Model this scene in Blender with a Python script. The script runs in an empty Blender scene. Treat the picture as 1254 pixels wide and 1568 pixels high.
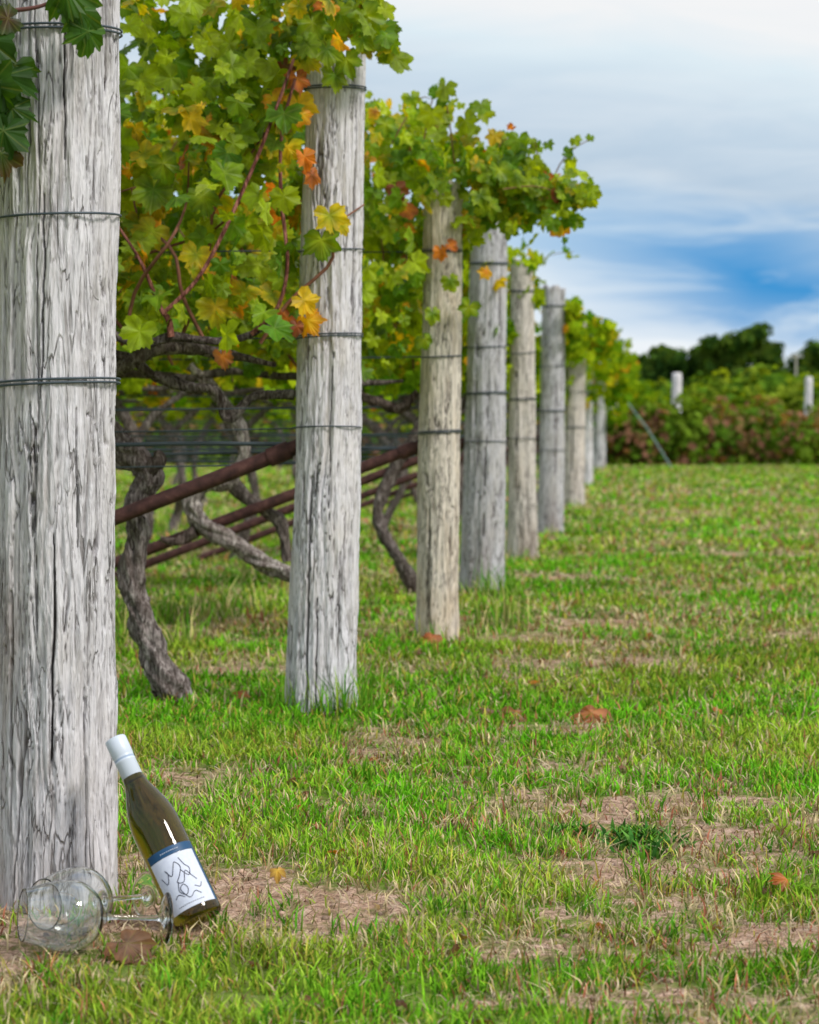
import bpy, math, numpy as np
from mathutils import Vector, Matrix
rng=np.random.default_rng(7)
CAMH=0.744; PITCH=math.radians(1.997); FP=3702.0
D=bpy.data; C=bpy.context
# ------------------------------------------------------------------ helpers
def at(px,py,Y):
    """surveyed position (photo measurement -> metres) at distance Y"""
    dx=(px-627)/FP; dv=(784-py)/FP
    dy=math.cos(PITCH)+dv*math.sin(PITCH); dz=-math.sin(PITCH)+dv*math.cos(PITCH)
    return np.array([dx/dy*Y, Y, CAMH+dz/dy*Y])
def hsh(ix,iy,iz,seed):
    n=(ix.astype(np.int64)*374761393+iy.astype(np.int64)*668265263+iz.astype(np.int64)*1274126177+seed*974711)&0xffffffff
    n=((n^(n>>13))*1103515245)&0xffffffff
    n=((n^(n>>15))*668265263)&0xffffffff
    n=n^(n>>14)
    return (n&0xffffff)/float(0xffffff)
def vn(x,y,z=None,seed=0):
    x=np.asarray(x,float);y=np.asarray(y,float)
    flat=z is None
    z=np.zeros_like(x) if z is None else np.asarray(z,float)
    ix,iy,iz=np.floor(x),np.floor(y),np.floor(z)
    fx,fy,fz=x-ix,y-iy,z-iz
    fx=fx*fx*(3-2*fx);fy=fy*fy*(3-2*fy);fz=fz*fz*(3-2*fz)
    r=0
    for a in (0,1):
        for b in (0,1):
            for c in ((0,) if flat else (0,1)):
                w=(fx if a else 1-fx)*(fy if b else 1-fy)*(1 if flat else (fz if c else 1-fz))
                r=r+w*hsh(ix+a,iy+b,iz+c,seed)
    return r
def fbm(x,y,z=None,seed=0,o=4):
    r=0;a=.5;t=0;f=1
    x=np.asarray(x,float);y=np.asarray(y,float)
    for k in range(o):
        r=r+a*vn(x*f,y*f,None if z is None else np.asarray(z,float)*f,seed+k*17);t+=a;a*=.5;f*=2.03
    return r/t
def sst(a,b,x):
    t=np.clip((x-a)/(b-a),0,1);return t*t*(3-2*t)
def mk(name,V,F,mat=None,col=None,uv=None,smooth=True,parent=None,attr=None):
    V=np.asarray(V,float);F=np.asarray(F,np.int32)
    me=D.meshes.new(name);k=F.shape[1];M=len(F)
    me.vertices.add(len(V));me.vertices.foreach_set('co',V.astype(np.float32).ravel())
    me.loops.add(M*k);me.loops.foreach_set('vertex_index',F.ravel())
    me.polygons.add(M);me.polygons.foreach_set('loop_start',(np.arange(M)*k).astype(np.int32))
    me.polygons.foreach_set('use_smooth',np.full(M,smooth))
    me.update(calc_edges=True)
    if col is not None:
        c=np.ones((len(V),4),np.float32);c[:,:3]=col
        me.attributes.new('col','FLOAT_COLOR','POINT').data.foreach_set('color',c.ravel())
    if uv is not None:
        u=np.zeros((len(V),3),np.float32);u[:,:2]=uv
        me.attributes.new('luv','FLOAT_VECTOR','POINT').data.foreach_set('vector',u.ravel())
    if attr is not None:
        for kx,v in attr.items():
            me.attributes.new(kx,'FLOAT','POINT').data.foreach_set('value',np.asarray(v,np.float32))
    if mat: me.materials.append(mat)
    ob=D.objects.new(name,me);C.collection.objects.link(ob)
    if parent: ob.parent=parent
    return ob
def empty(name,loc=(0,0,0)):
    e=D.objects.new(name,None);e.location=loc;C.collection.objects.link(e);e.empty_display_size=.1;return e
def quads_grid(nr,ns,wrap=True):
    i=np.arange(nr-1)[:,None];j=np.arange(ns if wrap else ns-1)[None,:]
    j2=(j+1)%ns
    return np.stack([i*ns+j,i*ns+j2,(i+1)*ns+j2,(i+1)*ns+j],-1).reshape(-1,4)
class MB:
    def __init__(s): s.V=[];s.F=[];s.C=[];s.n=0
    def add(s,V,F,c=None):
        s.V.append(V);s.F.append(F+s.n);s.n+=len(V)
        s.C.append(np.tile(np.array(c if c is not None else (1,1,1),float),(len(V),1)) if (c is None or np.ndim(c)==1) else c)
    def make(s,name,mat,**k):
        return mk(name,np.concatenate(s.V),np.concatenate(s.F),mat,col=np.concatenate(s.C),**k)
def catmull(P,n):
    P=np.asarray(P,float);P=np.vstack([2*P[0]-P[1],P,2*P[-1]-P[-2]]);out=[]
    m=len(P)-3
    for t in np.linspace(0,m-1e-6,n):
        i=int(t);f=t-i;a,b,c,d=P[i:i+4]
        out.append(.5*((2*b)+(-a+c)*f+(2*a-5*b+4*c-d)*f*f+(-a+3*b-3*c+d)*f**3))
    return np.array(out)
def tube(P,R,segs=8,rough=0,seed=0,n=None):
    P=np.asarray(P,float);R=np.asarray(R,float)
    if n:
        P=catmull(P,n);R=np.interp(np.linspace(0,1,n),np.linspace(0,1,len(R)),R)
    T=np.gradient(P,axis=0);T/=np.linalg.norm(T,axis=1)[:,None]+1e-9
    ref=np.array([0.13,1,0.07]) if abs(T[:,1]).mean()<.7 else np.array([1,0,.1])
    A=np.cross(T,ref);A/=np.linalg.norm(A,axis=1)[:,None]+1e-9
    B=np.cross(T,A)
    th=np.linspace(0,2*np.pi,segs,endpoint=False)
    L=np.concatenate([[0],np.cumsum(np.linalg.norm(np.diff(P,axis=0),axis=1))])
    r=R[:,None]*np.ones((1,segs))
    if rough:
        tw=th[None,:]+L[:,None]*9
        nz=fbm(np.cos(tw)*2.6+5,np.sin(tw)*2.6+5,L[:,None]*9+0*tw,seed,3)
        nz2=fbm(np.cos(th)[None,:]*1.1+0*tw,np.sin(th)[None,:]*1.1+0*tw,L[:,None]*22+0*tw,seed+5,2)
        r=r*(1+rough*(nz-.5)*2.2+rough*(nz2-.5)*1.6)
    V=P[:,None,:]+A[:,None,:]*(np.cos(th)[None,:]*r)[...,None]+B[:,None,:]*(np.sin(th)[None,:]*r)[...,None]
    return V.reshape(-1,3),quads_grid(len(P),segs)
# ------------------------------------------------------------------ node helpers
class NT:
    def __init__(s,name):
        s.m=D.materials.new(name);s.m.use_nodes=True;s.t=s.m.node_tree;s.t.nodes.clear()
        s.out=s.t.nodes.new('ShaderNodeOutputMaterial')
    def n(s,ty,**k):
        nd=s.t.nodes.new(ty)
        for a,b in k.items(): setattr(nd,a,b)
        return nd
    def l(s,a,b): s.t.links.new(a,b)
    def math(s,op,a,b=None,clamp=False):
        nd=s.n('ShaderNodeMath',operation=op,use_clamp=clamp)
        for i,v in enumerate((a,b)):
            if v is None: continue
            if isinstance(v,(int,float)): nd.inputs[i].default_value=v
            else: s.l(v,nd.inputs[i])
        return nd.outputs[0]
    def mix(s,f,a,b,bt='MIX'):
        nd=s.n('ShaderNodeMix',data_type='RGBA',blend_type=bt)
        for i,v in ((0,f),(6,a),(7,b)):
            if isinstance(v,(int,float)): nd.inputs[i].default_value=v
            elif isinstance(v,tuple): nd.inputs[i].default_value=(*v[:3],1)
            else: s.l(v,nd.inputs[i])
        return nd.outputs[2]
    def noise(s,vec,scale,detail=4,rough=.55,dist=0,mp=None):
        if mp:
            m=s.n('ShaderNodeMapping');m.inputs['Scale'].default_value=mp;s.l(vec,m.inputs[0]);vec=m.outputs[0]
        nd=s.n('ShaderNodeTexNoise');s.l(vec,nd.inputs['Vector'])
        nd.inputs['Scale'].default_value=scale;nd.inputs['Detail'].default_value=detail
        nd.inputs['Roughness'].default_value=rough;nd.inputs['Distortion'].default_value=dist
        return nd.outputs[0]
    def ramp(s,f,stops):
        nd=s.n('ShaderNodeValToRGB');s.l(f,nd.inputs[0]);e=nd.color_ramp.elements
        while len(e)<len(stops): e.new(.5)
        for i,(p,c) in enumerate(stops):
            e[i].position=p;e[i].color=(*c,1) if len(c)==3 else c
        return nd.outputs[0]
    def attr(s,name): return s.n('ShaderNodeAttribute',attribute_name=name)
    def bump(s,h,strength,dist=.01):
        nd=s.n('ShaderNodeBump');nd.inputs['Strength'].default_value=strength;nd.inputs['Distance'].default_value=dist
        s.l(h,nd.inputs['Height']);return nd.outputs[0]
    def princ(s,color,rough=.8,spec=.3,normal=None,**k):
        p=s.n('ShaderNodeBsdfPrincipled')
        if isinstance(color,tuple): p.inputs['Base Color'].default_value=(*color[:3],1)
        else: s.l(color,p.inputs['Base Color'])
        p.inputs['Roughness'].default_value=rough;p.inputs['Specular IOR Level'].default_value=spec
        for a,b in k.items(): p.inputs[a.replace('_',' ')].default_value=b
        if normal: s.l(normal,p.inputs['Normal'])
        return p.outputs[0]
    def diff(s,color,normal=None):
        p=s.n('ShaderNodeBsdfDiffuse');s.l(color,p.inputs[0])
        if normal: s.l(normal,p.inputs['Normal'])
        return p.outputs[0]
    def done(s,sh): s.l(sh,s.out.inputs[0]);return s.m
g3=lambda v:(v,v,v)
# wood : bleached, fine vertical grain, thin checks
def wood(name,light,dark,tint,seed):
    s=NT(name);tc=s.n('ShaderNodeTexCoord').outputs['Object']
    mp=s.n('ShaderNodeMapping');mp.inputs['Location'].default_value=(seed*3.1,seed*1.7,seed);s.l(tc,mp.inputs[0]);v=mp.outputs[0]
    f=s.noise(v,180,3,.7,.3,(1,1,.08));b=s.noise(v,34,4,.68,.7,(1,1,.16));c=s.noise(v,8,4,.62,0,(1,1,.5))
    ct=s.noise(v,30,3,.55,.7,(1,1,.13))
    col=s.ramp(f,[(.28,tuple(x*.60 for x in light)),(.44,tuple(x*.95 for x in light)),(.70,tuple(min(1,x*1.20) for x in light))])
    col=s.mix(s.ramp(b,[(.32,g3(.80)),(.50,g3(0))]),col,dark)
    col=s.mix(s.math('MULTIPLY',s.ramp(c,[(.48,g3(0)),(.72,g3(1))]),.42),col,tint)
    L=s.ramp(s.math('ABSOLUTE',s.math('SUBTRACT',ct,.5)),[(0,g3(1)),(.007,g3(.7)),(.017,g3(0))])
    L=s.math('MULTIPLY',L,s.ramp(c,[(.44,g3(1)),(.56,g3(.05))]))
    col=s.mix(s.math('MULTIPLY',L,.75),col,(.12,.10,.09))
    cr=s.attr('crack').outputs['Fac']
    col=s.mix(s.math('MULTIPLY',cr,.88),col,(.06,.045,.04))
    bt=s.attr('brown').outputs['Fac']
    col=s.mix(bt,col,s.mix(.55,col,(.20,.12,.07)))
    h=s.math('SUBTRACT',s.math('ADD',s.math('MULTIPLY',f,.6),b),s.math('MULTIPLY',L,.5))
    return s.done(s.diff(col,s.bump(h,1.0,.008)))
M_wood=[wood('weathered_wood_a',(.66,.645,.675),(.35,.33,.32),(.53,.48,.425),1),
        wood('weathered_wood_b',(.72,.70,.745),(.42,.39,.37),(.62,.56,.48),2),
        wood('weathered_wood_c',(.72,.655,.57),(.44,.37,.29),(.68,.54,.34),3),
        wood('weathered_wood_d',(.54,.53,.56),(.31,.30,.29),(.46,.41,.35),4),
        wood('weathered_wood_e',(.66,.605,.56),(.37,.33,.29),(.58,.49,.39),5)]
s=NT('vine_bark');tc=s.n('ShaderNodeTexCoord').outputs['Object']
f=s.noise(tc,80,4,.65,1.2,(1,1,.25));c=s.noise(tc,9,3)
col=s.ramp(f,[(.34,(.04,.032,.03)),(.5,(.17,.15,.145)),(.66,(.46,.43,.42))])
col=s.mix(s.ramp(c,[(.4,g3(0)),(.7,g3(.5))]),col,(.10,.075,.06))
at_=s.attr('col').outputs['Color'];col=s.mix(1.0,col,at_,'MULTIPLY')
M_bark=s.done(s.diff(col,s.bump(f,1,.012)))
def leafmat(name,veins=True,trans=.42):
    s=NT(name);a=s.attr('col').outputs['Color'];col=a
    tc=s.n('ShaderNodeTexCoord').outputs['Object']
    n=s.noise(tc,38,2);col=s.mix(1.0,col,s.ramp(n,[(.3,g3(.68)),(.7,g3(1.25))]),'MULTIPLY')
    if veins:
        sp=s.n('ShaderNodeSeparateXYZ');s.l(s.attr('luv').outputs['Vector'],sp.inputs[0])
        ax=s.math('ABSOLUTE',sp.outputs[0]);y=sp.outputs[1];best=None
        for ang in (0,55,112):
            dx=math.sin(math.radians(ang));dy=-math.cos(math.radians(ang))
            cr=s.math('ABSOLUTE',s.math('SUBTRACT',s.math('MULTIPLY',ax,dy),s.math('MULTIPLY',y,dx)))
            best=cr if best is None else s.math('MINIMUM',best,cr)
        vm=s.ramp(best,[(.0,g3(.4)),(.035,g3(0))])
        col=s.mix(vm,col,s.mix(.5,col,(.40,.42,.10)))
        d=s.princ(col,.45,.25)
    else: d=s.diff(col)
    t=s.n('ShaderNodeBsdfTranslucent');tcx=s.mix(1.0,col,(1.85,1.6,.35),'MULTIPLY');s.l(tcx,t.inputs[0])
    mx=s.n('ShaderNodeMixShader');mx.inputs[0].default_value=trans;s.l(d,mx.inputs[1]);s.l(t.outputs[0],mx.inputs[2])
    return s.done(mx.outputs[0])
M_leaf=leafmat('vine_leaf',True,.46);M_leaf_far=leafmat('distant_leaf',False,.38)
s=NT('grass_blade');M_grass=s.done(s.diff(s.attr('col').outputs['Color']))
s=NT('plain_attr');a=s.attr('col').outputs['Color']
tc=s.n('ShaderNodeTexCoord').outputs['Object'];n=s.noise(tc,30,4)
M_attr=s.done(s.princ(s.mix(1.0,a,s.ramp(n,[(.3,g3(.7)),(.7,g3(1.2))]),'MULTIPLY'),.75,.25))
s=NT('wire_metal');M_wire=s.done(s.princ((.06,.08,.095),.5,.4,Metallic=.3))
s=NT('rusty_pipe');tc=s.n('ShaderNodeTexCoord').outputs['Object'];n=s.noise(tc,35,5)
M_rust=s.done(s.princ(s.ramp(n,[(.3,(.04,.018,.017)),(.55,(.085,.036,.032)),(.75,(.15,.07,.06))]),.75,.3,s.bump(n,.4,.003)))
# ------------------------------------------------------------------ ground
def height(x,y):
    return .022*(fbm(x*1.3,y*1.3,None,3,3)-.5)+.012*(fbm(x*9,y*9,None,4,2)-.5)
def bare(x,y):
    """0 lush .. 1 bare soil"""
    a=fbm(x*2.3+3.1,y*2.5,None,21,4)
    b=fbm(x*9+1,y*9,None,22,3)
    c=fbm(x*.35+9,y*.9+4,None,23,3)
    near=.020*(1-sst(4.6,5.4,y))-.075*sst(4.9,5.4,y)*(1-sst(6.8,7.8,y))-.03*sst(7,8,y)
    stripe=.018*np.sin((y-8.9)/2.6*2*np.pi+np.pi/2+7*(c-.5))*sst(7.5,9,y)
    sp=0
    for (cx,cy,rx,ry,w) in [(-.36,4.0,.36,.34,.16),(-.2,3.66,.36,.10,.15),(.16,3.42,.12,.12,.18),(.5,3.45,.13,.09,.18),(-.08,3.80,.14,.10,.17),(.28,4.05,.24,.13,.09),(.55,4.25,.20,.12,.08),(-.55,3.45,.2,.12,.08),(.30,3.15,.14,.07,.08),(.05,3.1,.10,.06,.10),
        (-.55,7.3,.55,.22,.2),(-.9,6.1,.3,.3,.2),(.75,8.9,.40,.20,.18),(1.4,8.6,.3,.14,.14),(.55,11.9,.7,.3,.07),(1.9,14.5,1.2,.5,.07),(.5,5.2,.3,.1,.10)]:
        sp=sp+w*np.exp(-((x-cx)/rx)**2-((y-cy)/ry)**2)
    return .44*a+.36*b+.20*c+near+stripe+sp
def axis(lo,hi,st,far,lo_far):
    m=np.arange(lo,hi,st);r=[hi];d=st
    while r[-1]<far: d*=1.13;r.append(r[-1]+d)
    l=[lo-st];d=st
    while l[-1]>lo_far: d*=1.2;l.append(l[-1]-d)
    return np.concatenate([l[::-1],m,r])
xs=axis(-2.2,2.8,.03,1500,-1500);ys=axis(2.3,10,.03,2500,-60)
X,Y=np.meshgrid(xs,ys);Z=height(X,Y)*np.where(Y<60,1,0)
V=np.stack([X,Y,Z],-1).reshape(-1,3);ns=len(xs)
F=quads_grid(len(ys),ns,False)
s=NT('ground_soil_grass');tc=s.n('ShaderNodeTexCoord').outputs['Object']
m=s.attr('bare').outputs['Fac']
n1=s.noise(tc,28,5,.65);n2=s.noise(tc,140,3,.6);n3=s.noise(tc,6,4,.6);n4=s.noise(tc,.8,4,.6)
soil=s.ramp(n1,[(.3,(.22,.13,.09)),(.48,(.44,.285,.20)),(.62,(.60,.42,.32)),(.8,(.70,.55,.45))])
soil=s.mix(s.ramp(n2,[(.38,g3(.75)),(.52,g3(0))]),soil,(.17,.11,.07))
green=s.ramp(n1,[(.3,(.04,.07,.01)),(.5,(.10,.18,.018)),(.7,(.21,.27,.045))])
green=s.mix(s.ramp(n3,[(.42,g3(0)),(.66,g3(.5))]),green,(.32,.26,.13))
green=s.mix(s.ramp(n4,[(.42,g3(0)),(.60,g3(.45))]),green,(.11,.27,.012))
mm=s.math('ADD',m,s.math('MULTIPLY',s.math('SUBTRACT',n1,.5),.6))
col=s.mix(s.ramp(mm,[(.50,g3(0)),(.64,g3(1))]),green,soil)
h=s.math('ADD',n1,s.math('MULTIPLY',n2,.5))
M_ground=s.done(s.diff(col,s.bump(h,1.0,.016)))
mk('ground',V,F,M_ground,attr={'bare':bare(X,Y).ravel()})
# ------------------------------------------------------------------ grass
def blades(x,y,h,w,lean,col,tipcol,yaw=None,z0=None):
    n=len(x);yaw=rng.uniform(0,2*np.pi,n) if yaw is None else yaw
    fac=rng.uniform(0,2*np.pi,n)
    z=height(x,y) if z0 is None else z0
    dx=np.cos(yaw);dy=np.sin(yaw);sx=np.cos(fac)*w*.5;sy=np.sin(fac)*w*.5
    hor=np.sin(lean)*h;ver=np.cos(lean)*h
    P=np.zeros((n,5,3))
    P[:,0]=np.stack([x-sx,y-sy,z-.004],-1);P[:,1]=np.stack([x+sx,y+sy,z-.004],-1)
    mx=x+dx*hor*.38;my=y+dy*hor*.38;mz=z+ver*.6+.001
    P[:,2]=np.stack([mx-sx*.8,my-sy*.8,mz],-1);P[:,3]=np.stack([mx+sx*.8,my+sy*.8,mz],-1)
    P[:,4]=np.stack([x+dx*hor,y+dy*hor,z+ver+.002],-1)
    b=(np.arange(n)*5)[:,None]
    F=np.concatenate([b+np.array([[0,1,3]]),b+np.array([[0,3,2]]),b+np.array([[2,3,4]])])
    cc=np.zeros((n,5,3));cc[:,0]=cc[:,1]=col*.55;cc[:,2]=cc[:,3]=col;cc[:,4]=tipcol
    return P.reshape(-1,3),F,cc.reshape(-1,3)
G=MB()
def pal(n,x,y,dry):
    r=rng.random(n)[:,None];k=rng.random(n)[:,None]
    lush=fbm(x*1.4,y*.9,None,31,3)[:,None];hue=sst(.42,.64,fbm(x*2.1+4,y*1.6,None,33,3))[:,None]
    cl2=fbm(x*5+2,y*5,None,35,3)[:,None]
    g=np.array([.075,.31,.010])*(1-k)+np.array([.18,.45,.020])*k
    g=g*(1-hue)+hue*(np.array([.18,.34,.02])*(1-k)+np.array([.34,.47,.045])*k)
    g=g*(.28+.85*lush+.6*cl2)*rng.uniform(.7,1.25,(n,1))
    yl=np.array([.46,.43,.07]);st=np.array([.64,.52,.29]);rd=np.array([.46,.17,.10])
    pd=(dry)[:,None]
    c=np.where(r<pd*.72,st*(.45+.65*k),g);c=np.where((r>=pd*.72)&(r<pd*.72+.12),yl*(.6+.5*k),c)
    redz=(fbm(x*2.3,y*2.3,None,37,3)[:,None]>.54)
    c=np.where((r>.955)|((r>.80)&redz&(pd>.3)),rd*(.45+.7*k),c)
    return c
def zone(y0,y1,dens,hh,ww,xm=.9):
    area=(y1-y0)*2*(.172*(y0+y1)/2+xm);n=int(dens*area)
    y=rng.uniform(y0,y1,n*2);W=.172*y+xm;keep=rng.random(n*2)<W/(.172*y1+xm);y=y[keep];W=W[keep]
    x=rng.uniform(-1,1,len(y))*W
    b=bare(x,y);cl=fbm(x*13,y*13,None,41,2)
    kp=rng.random(len(x))<np.clip(1.08-sst(.46,.62,b)*1.0,.11,1)*np.clip(.25+1.8*(cl-.25),.10,1)
    x,y,b,cl=x[kp],y[kp],b[kp],cl[kp];n=len(x)
    dry=np.clip(.15+sst(.44,.60,b)*.74+.8*(fbm(x*1.6,y*2.0,None,55,3)-.5),.03,.95)
    c=pal(n,x,y,dry)
    h=hh*(.40+rng.random(n)**1.8*1.0)*(.4+1.2*cl);w=ww*rng.uniform(.6,1.3,n)
    lean=np.clip(rng.normal(.78,.38,n),0,1.45)
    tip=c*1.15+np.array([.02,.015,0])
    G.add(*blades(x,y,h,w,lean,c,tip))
zone(2.3,4.3,17000,.030,.0031,.5);zone(4.3,6.0,11500,.031,.0038,.5);zone(6,9,5400,.034,.0056,.6)
zone(9,14,2300,.036,.009,.9);zone(14,24,800,.042,.016,1.2);zone(24,50,200,.05,.03,1.5)
for (y0,y1,n,L,w) in [(2.4,4.8,16000,.04,.0021),(4.8,9,12000,.06,.0036),(9,20,9000,.10,.009)]:
    y=rng.uniform(y0,y1,n);x=rng.uniform(-1,1,n)*(.172*y+.5)
    b=bare(x,y);kp=rng.random(n)<.3+.7*sst(.45,.60,b);x,y=x[kp],y[kp];n=len(x);k=rng.random(n)[:,None]
    c=np.where(rng.random(n)[:,None]<.7,np.array([.62,.51,.34])*(.45+.7*k),np.array([.22,.13,.09])*(.5+.8*k))
    G.add(*blades(x,y,L*rng.uniform(.3,1,n),np.full(n,w),rng.uniform(1.3,1.52,n),c,c,z0=height(x,y)+rng.uniform(.002,.016,n)))
def tuft(cx,cy,r,n,h,cols,w=.004,lean=.3):
    a=rng.uniform(0,2*np.pi,n);q=rng.random(n)**.7*r;x=cx+np.cos(a)*q;y=cy+np.sin(a)*q
    k=rng.integers(0,len(cols),n);c=np.array(cols)[k]*rng.uniform(.6,1.15,(n,1))
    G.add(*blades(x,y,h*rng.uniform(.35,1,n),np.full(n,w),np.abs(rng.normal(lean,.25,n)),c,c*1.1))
gr=[(.10,.34,.02),(.18,.41,.03),(.30,.46,.05)];dr=[(.60,.52,.22),(.47,.48,.13),(.22,.36,.05)]
# ------------------------------------------------------------------ posts
PO=[(84,1400,93,-330,184,182),(491,1093,514,92,108,90),(669,983,678,285,66,58),(738,910,751,332,71,54),(800,860,799,402,46,34),
    (843,820,848,440,40,36),(879,776,884,492,33,27),(899,745,901,512,17,15),(917,719,919,548,22,17),(937,712,938,545,18,16)]
rings={0:[38,325,588],1:[130,380,515,655],2:[383,545,663],3:[402,530,603,677],4:[445,540,612,672],5:[468,560,630,690],6:[545,600,655],7:[],8:[600],9:[]}
mats=[0,1,2,3,4,3,4,1,3,3]
LC={0:[(-6,.78,1.10,.022),(-40,.12,.50,.035),(6,.22,.60,.022),(28,.55,.78,.015),(-22,1.05,1.5,.018),(38,.05,.35,.02),(-58,.3,.95,.03),(14,1.15,1.35,.012)],
    1:[(-24,-.1,.62,.045),(-8,-.1,.30,.03),(32,-.1,.42,.03),(48,.9,1.62,.05),(-40,.75,1.3,.02),(10,.45,.95,.014)],
    2:[(-30,.1,.5,.03),(22,.5,1.2,.03)],3:[(0,.2,.9,.03),(-35,.6,1.3,.03),(35,.9,1.5,.04)],4:[(-25,.3,1.0,.04),(20,0,.6,.04)],5:[(15,.2,1.1,.05)],6:[(-20,.2,1.2,.05)]}
posts=[]
for k,(bx,by,tx_,ty,wb,wt) in enumerate(PO):
    Yf=FP*CAMH/(by-655.0);sc=FP/Yf
    rb=wb/sc/2;rt=wt/sc/2;Yc=Yf+rb
    B=at(bx,by,Yc);B[2]=0;T=at(tx_,ty,Yc);Hh=T[2];lean=T[0]-B[0]
    nr,nsg={0:(660,400),1:(440,240)}.get(k,(220,110) if k<5 else (90,48))
    ztop=Hh;zz=np.linspace(-.15,ztop,nr);cap=8
    zz=np.concatenate([zz,np.full(cap,ztop)]);fr=np.concatenate([np.ones(nr),np.linspace(.97,.02,cap)])
    th=np.linspace(0,2*np.pi,nsg,endpoint=False)
    ZZ,TH=np.meshgrid(zz,th,indexing='ij');FR=fr[:,None]
    cx,cy=np.cos(TH),np.sin(TH);sd=100+k*13
    wr=(fbm(cx*1.5,cy*1.5,ZZ*3.6,sd+1,4)-.5)*1.7
    wr2=(fbm(cx*1.5+7,cy*1.5,ZZ*4.0,sd+2,4)-.5)*1.7
    low=fbm(cx*.9,cy*.9,ZZ*1.6,sd,2)-.5
    e1=fbm(cx*4.0+wr,cy*4.0+wr2,ZZ*1.1,sd+3,3)
    e2=fbm(cx*9+wr*2,cy*9+wr2*2,ZZ*3.6,sd+4,3)
    e4=fbm(cx*15+wr*3,cy*15+wr2*3,ZZ*6,sd+14,2)
    e3=vn(cx*24+wr*3,cy*24+wr2*3,ZZ*9.0,sd+5)
    c1=1-sst(.0,.017,np.abs(e1-.5));c1*=sst(.40,.56,fbm(cx*2,cy*2,ZZ*2.3,sd+9,2))
    c2=(1-sst(.0,.030,np.abs(e2-.5)))*sst(.40,.6,fbm(cx*3+3,cy*3,ZZ*4.5,sd+11,2))*.75
    c3=(1-sst(.0,.05,np.abs(e4-.5)))*sst(.40,.6,fbm(cx*3+9,cy*3,ZZ*5.5,sd+12,2))*.5
    flake=np.floor(fbm(cx*4+wr,cy*4+wr2,ZZ*2.6,sd+6,3)*9)/9-.5
    crk=np.maximum(np.maximum(c1,c2),c3)
    lc=np.zeros_like(ZZ)
    for (a0,z0,z1,hw) in LC.get(k,[]):
        t0=math.radians(-90+a0)
        path=t0+.10*(fbm(ZZ*4+a0,ZZ*0+a0,None,sd+31,3)-.5)+.05*(fbm(ZZ*22,ZZ*0+a0,None,sd+32,2)-.5)
        dth=np.abs((TH-path+np.pi)%(2*np.pi)-np.pi)
        wz=hw*np.sqrt(np.clip((ZZ-z0)/(z1-z0)*(1-(ZZ-z0)/(z1-z0))*4,0,1))*(.5+fbm(ZZ*9+a0,ZZ*0,None,sd+33,2))
        mlt=1-sst(.35,1.0,dth/(wz+1e-4));mlt=np.where(wz>1e-3,mlt,0)
        lc=np.maximum(lc,mlt)
    crk=np.maximum(crk,lc)
    R=rb+(rt-rb)*np.clip(ZZ/ztop,0,1)
    flare=1+.05*np.exp(-np.clip(ZZ,0,9)/.12)
    r=R*flare*(1+.14*low+.13*(e1-.5)+.12*(e2-.5)+.06*(e4-.5)+.03*(e3-.5)+.10*flake)-rb*.085*c1-rb*.05*c2-rb*.03*c3-rb*.16*lc
    r*=FR
    ztp=np.where(ZZ>=ztop-1e-6,(fbm(cx*FR*1.5+2,cy*FR*1.5,None,sd+8,2)-.5)*.08,0)
    edge=sst(ztop-.05,ztop,ZZ)*(fbm(cx*1.5+2,cy*1.5,None,sd+8,2)-.5)*.08
    Zf=ZZ+np.where(ZZ>=ztop-1e-6,ztp,edge)
    V=np.stack([cx*r+lean*ZZ/ztop,cy*r,Zf],-1).reshape(-1,3)
    br=.7*(1-sst(0,.5,ZZ))*sst(.45,.65,fbm(cx*1.3,cy*1.3,ZZ*2,sd+20,3)) if k else \
       1.0*(1-sst(.3,.68,ZZ))*sst(.20,.7,-cx)*sst(.3,.5,fbm(cx*2,cy*2,ZZ*2,sd+20,3))
    e=empty('wooden_post',(B[0],Yc,0));posts.append(dict(x=B[0],y=Yc,h=Hh,lean=lean,r=rb,sc=FP/Yc))
    mk('post_shaft',V,quads_grid(len(zz),nsg),M_wood[mats[k]],parent=e,attr={'crack':crk.ravel(),'brown':np.broadcast_to(br,ZZ.shape).ravel()})
    W=MB()
    for q,py in enumerate(rings[k]):
        hz=at(bx,py,Yc-rb)[2];
        if hz>Hh: continue
        a=np.linspace(0,2*np.pi,41);rr=(rb+(rt-rb)*hz/Hh)*1.06
        for dz in ((0,.006) if q%2==0 else (0,)):
            P=np.stack([np.cos(a)*rr+lean*hz/Hh,np.sin(a)*rr,np.full(41,hz)+dz+.004*np.sin(a+q)],-1)
            W.add(*tube(P,np.full(41,.0019 if k<2 else .0023),6))
    if W.n: W.make('wire_wrap',M_wire,parent=e)
p=posts
tuft(p[1]['x']+.06,p[1]['y']-.09,.09,120,.15,gr,.0042,.35);tuft(p[1]['x']-.09,p[1]['y']-.08,.06,50,.11,gr,.004)
tuft(p[1]['x']+.12,p[1]['y']+.05,.05,16,.28,gr+dr,.005,.15)
for k in range(2,9): tuft(p[k]['x'],p[k]['y']-.05,.2,120,.10,gr+dr,.006,.4);
tuft(p[2]['x']+.25,p[2]['y']+.35,.14,90,.22,gr+dr,.006,.35);tuft(p[3]['x']+.06,p[3]['y']-.3,.12,70,.2,gr,.006,.35)
tuft(p[0]['x']+.02,p[0]['y']-.11,.11,40,.035,gr,.0035,.5);tuft(p[0]['x']+.14,p[0]['y']+.02,.07,60,.06,gr,.0035,.5)
for q in range(26):
    tuft(rng.uniform(-1.7,-.75),rng.uniform(7.4,9.2),.12,60,.2,dr+gr,.006,.45)
for q in range(60): 
    yy=rng.uniform(9,26);tuft(rng.uniform(-.19*yy,-.03*yy),yy,.2,40,.17,dr+gr,.008,.45)
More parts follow.
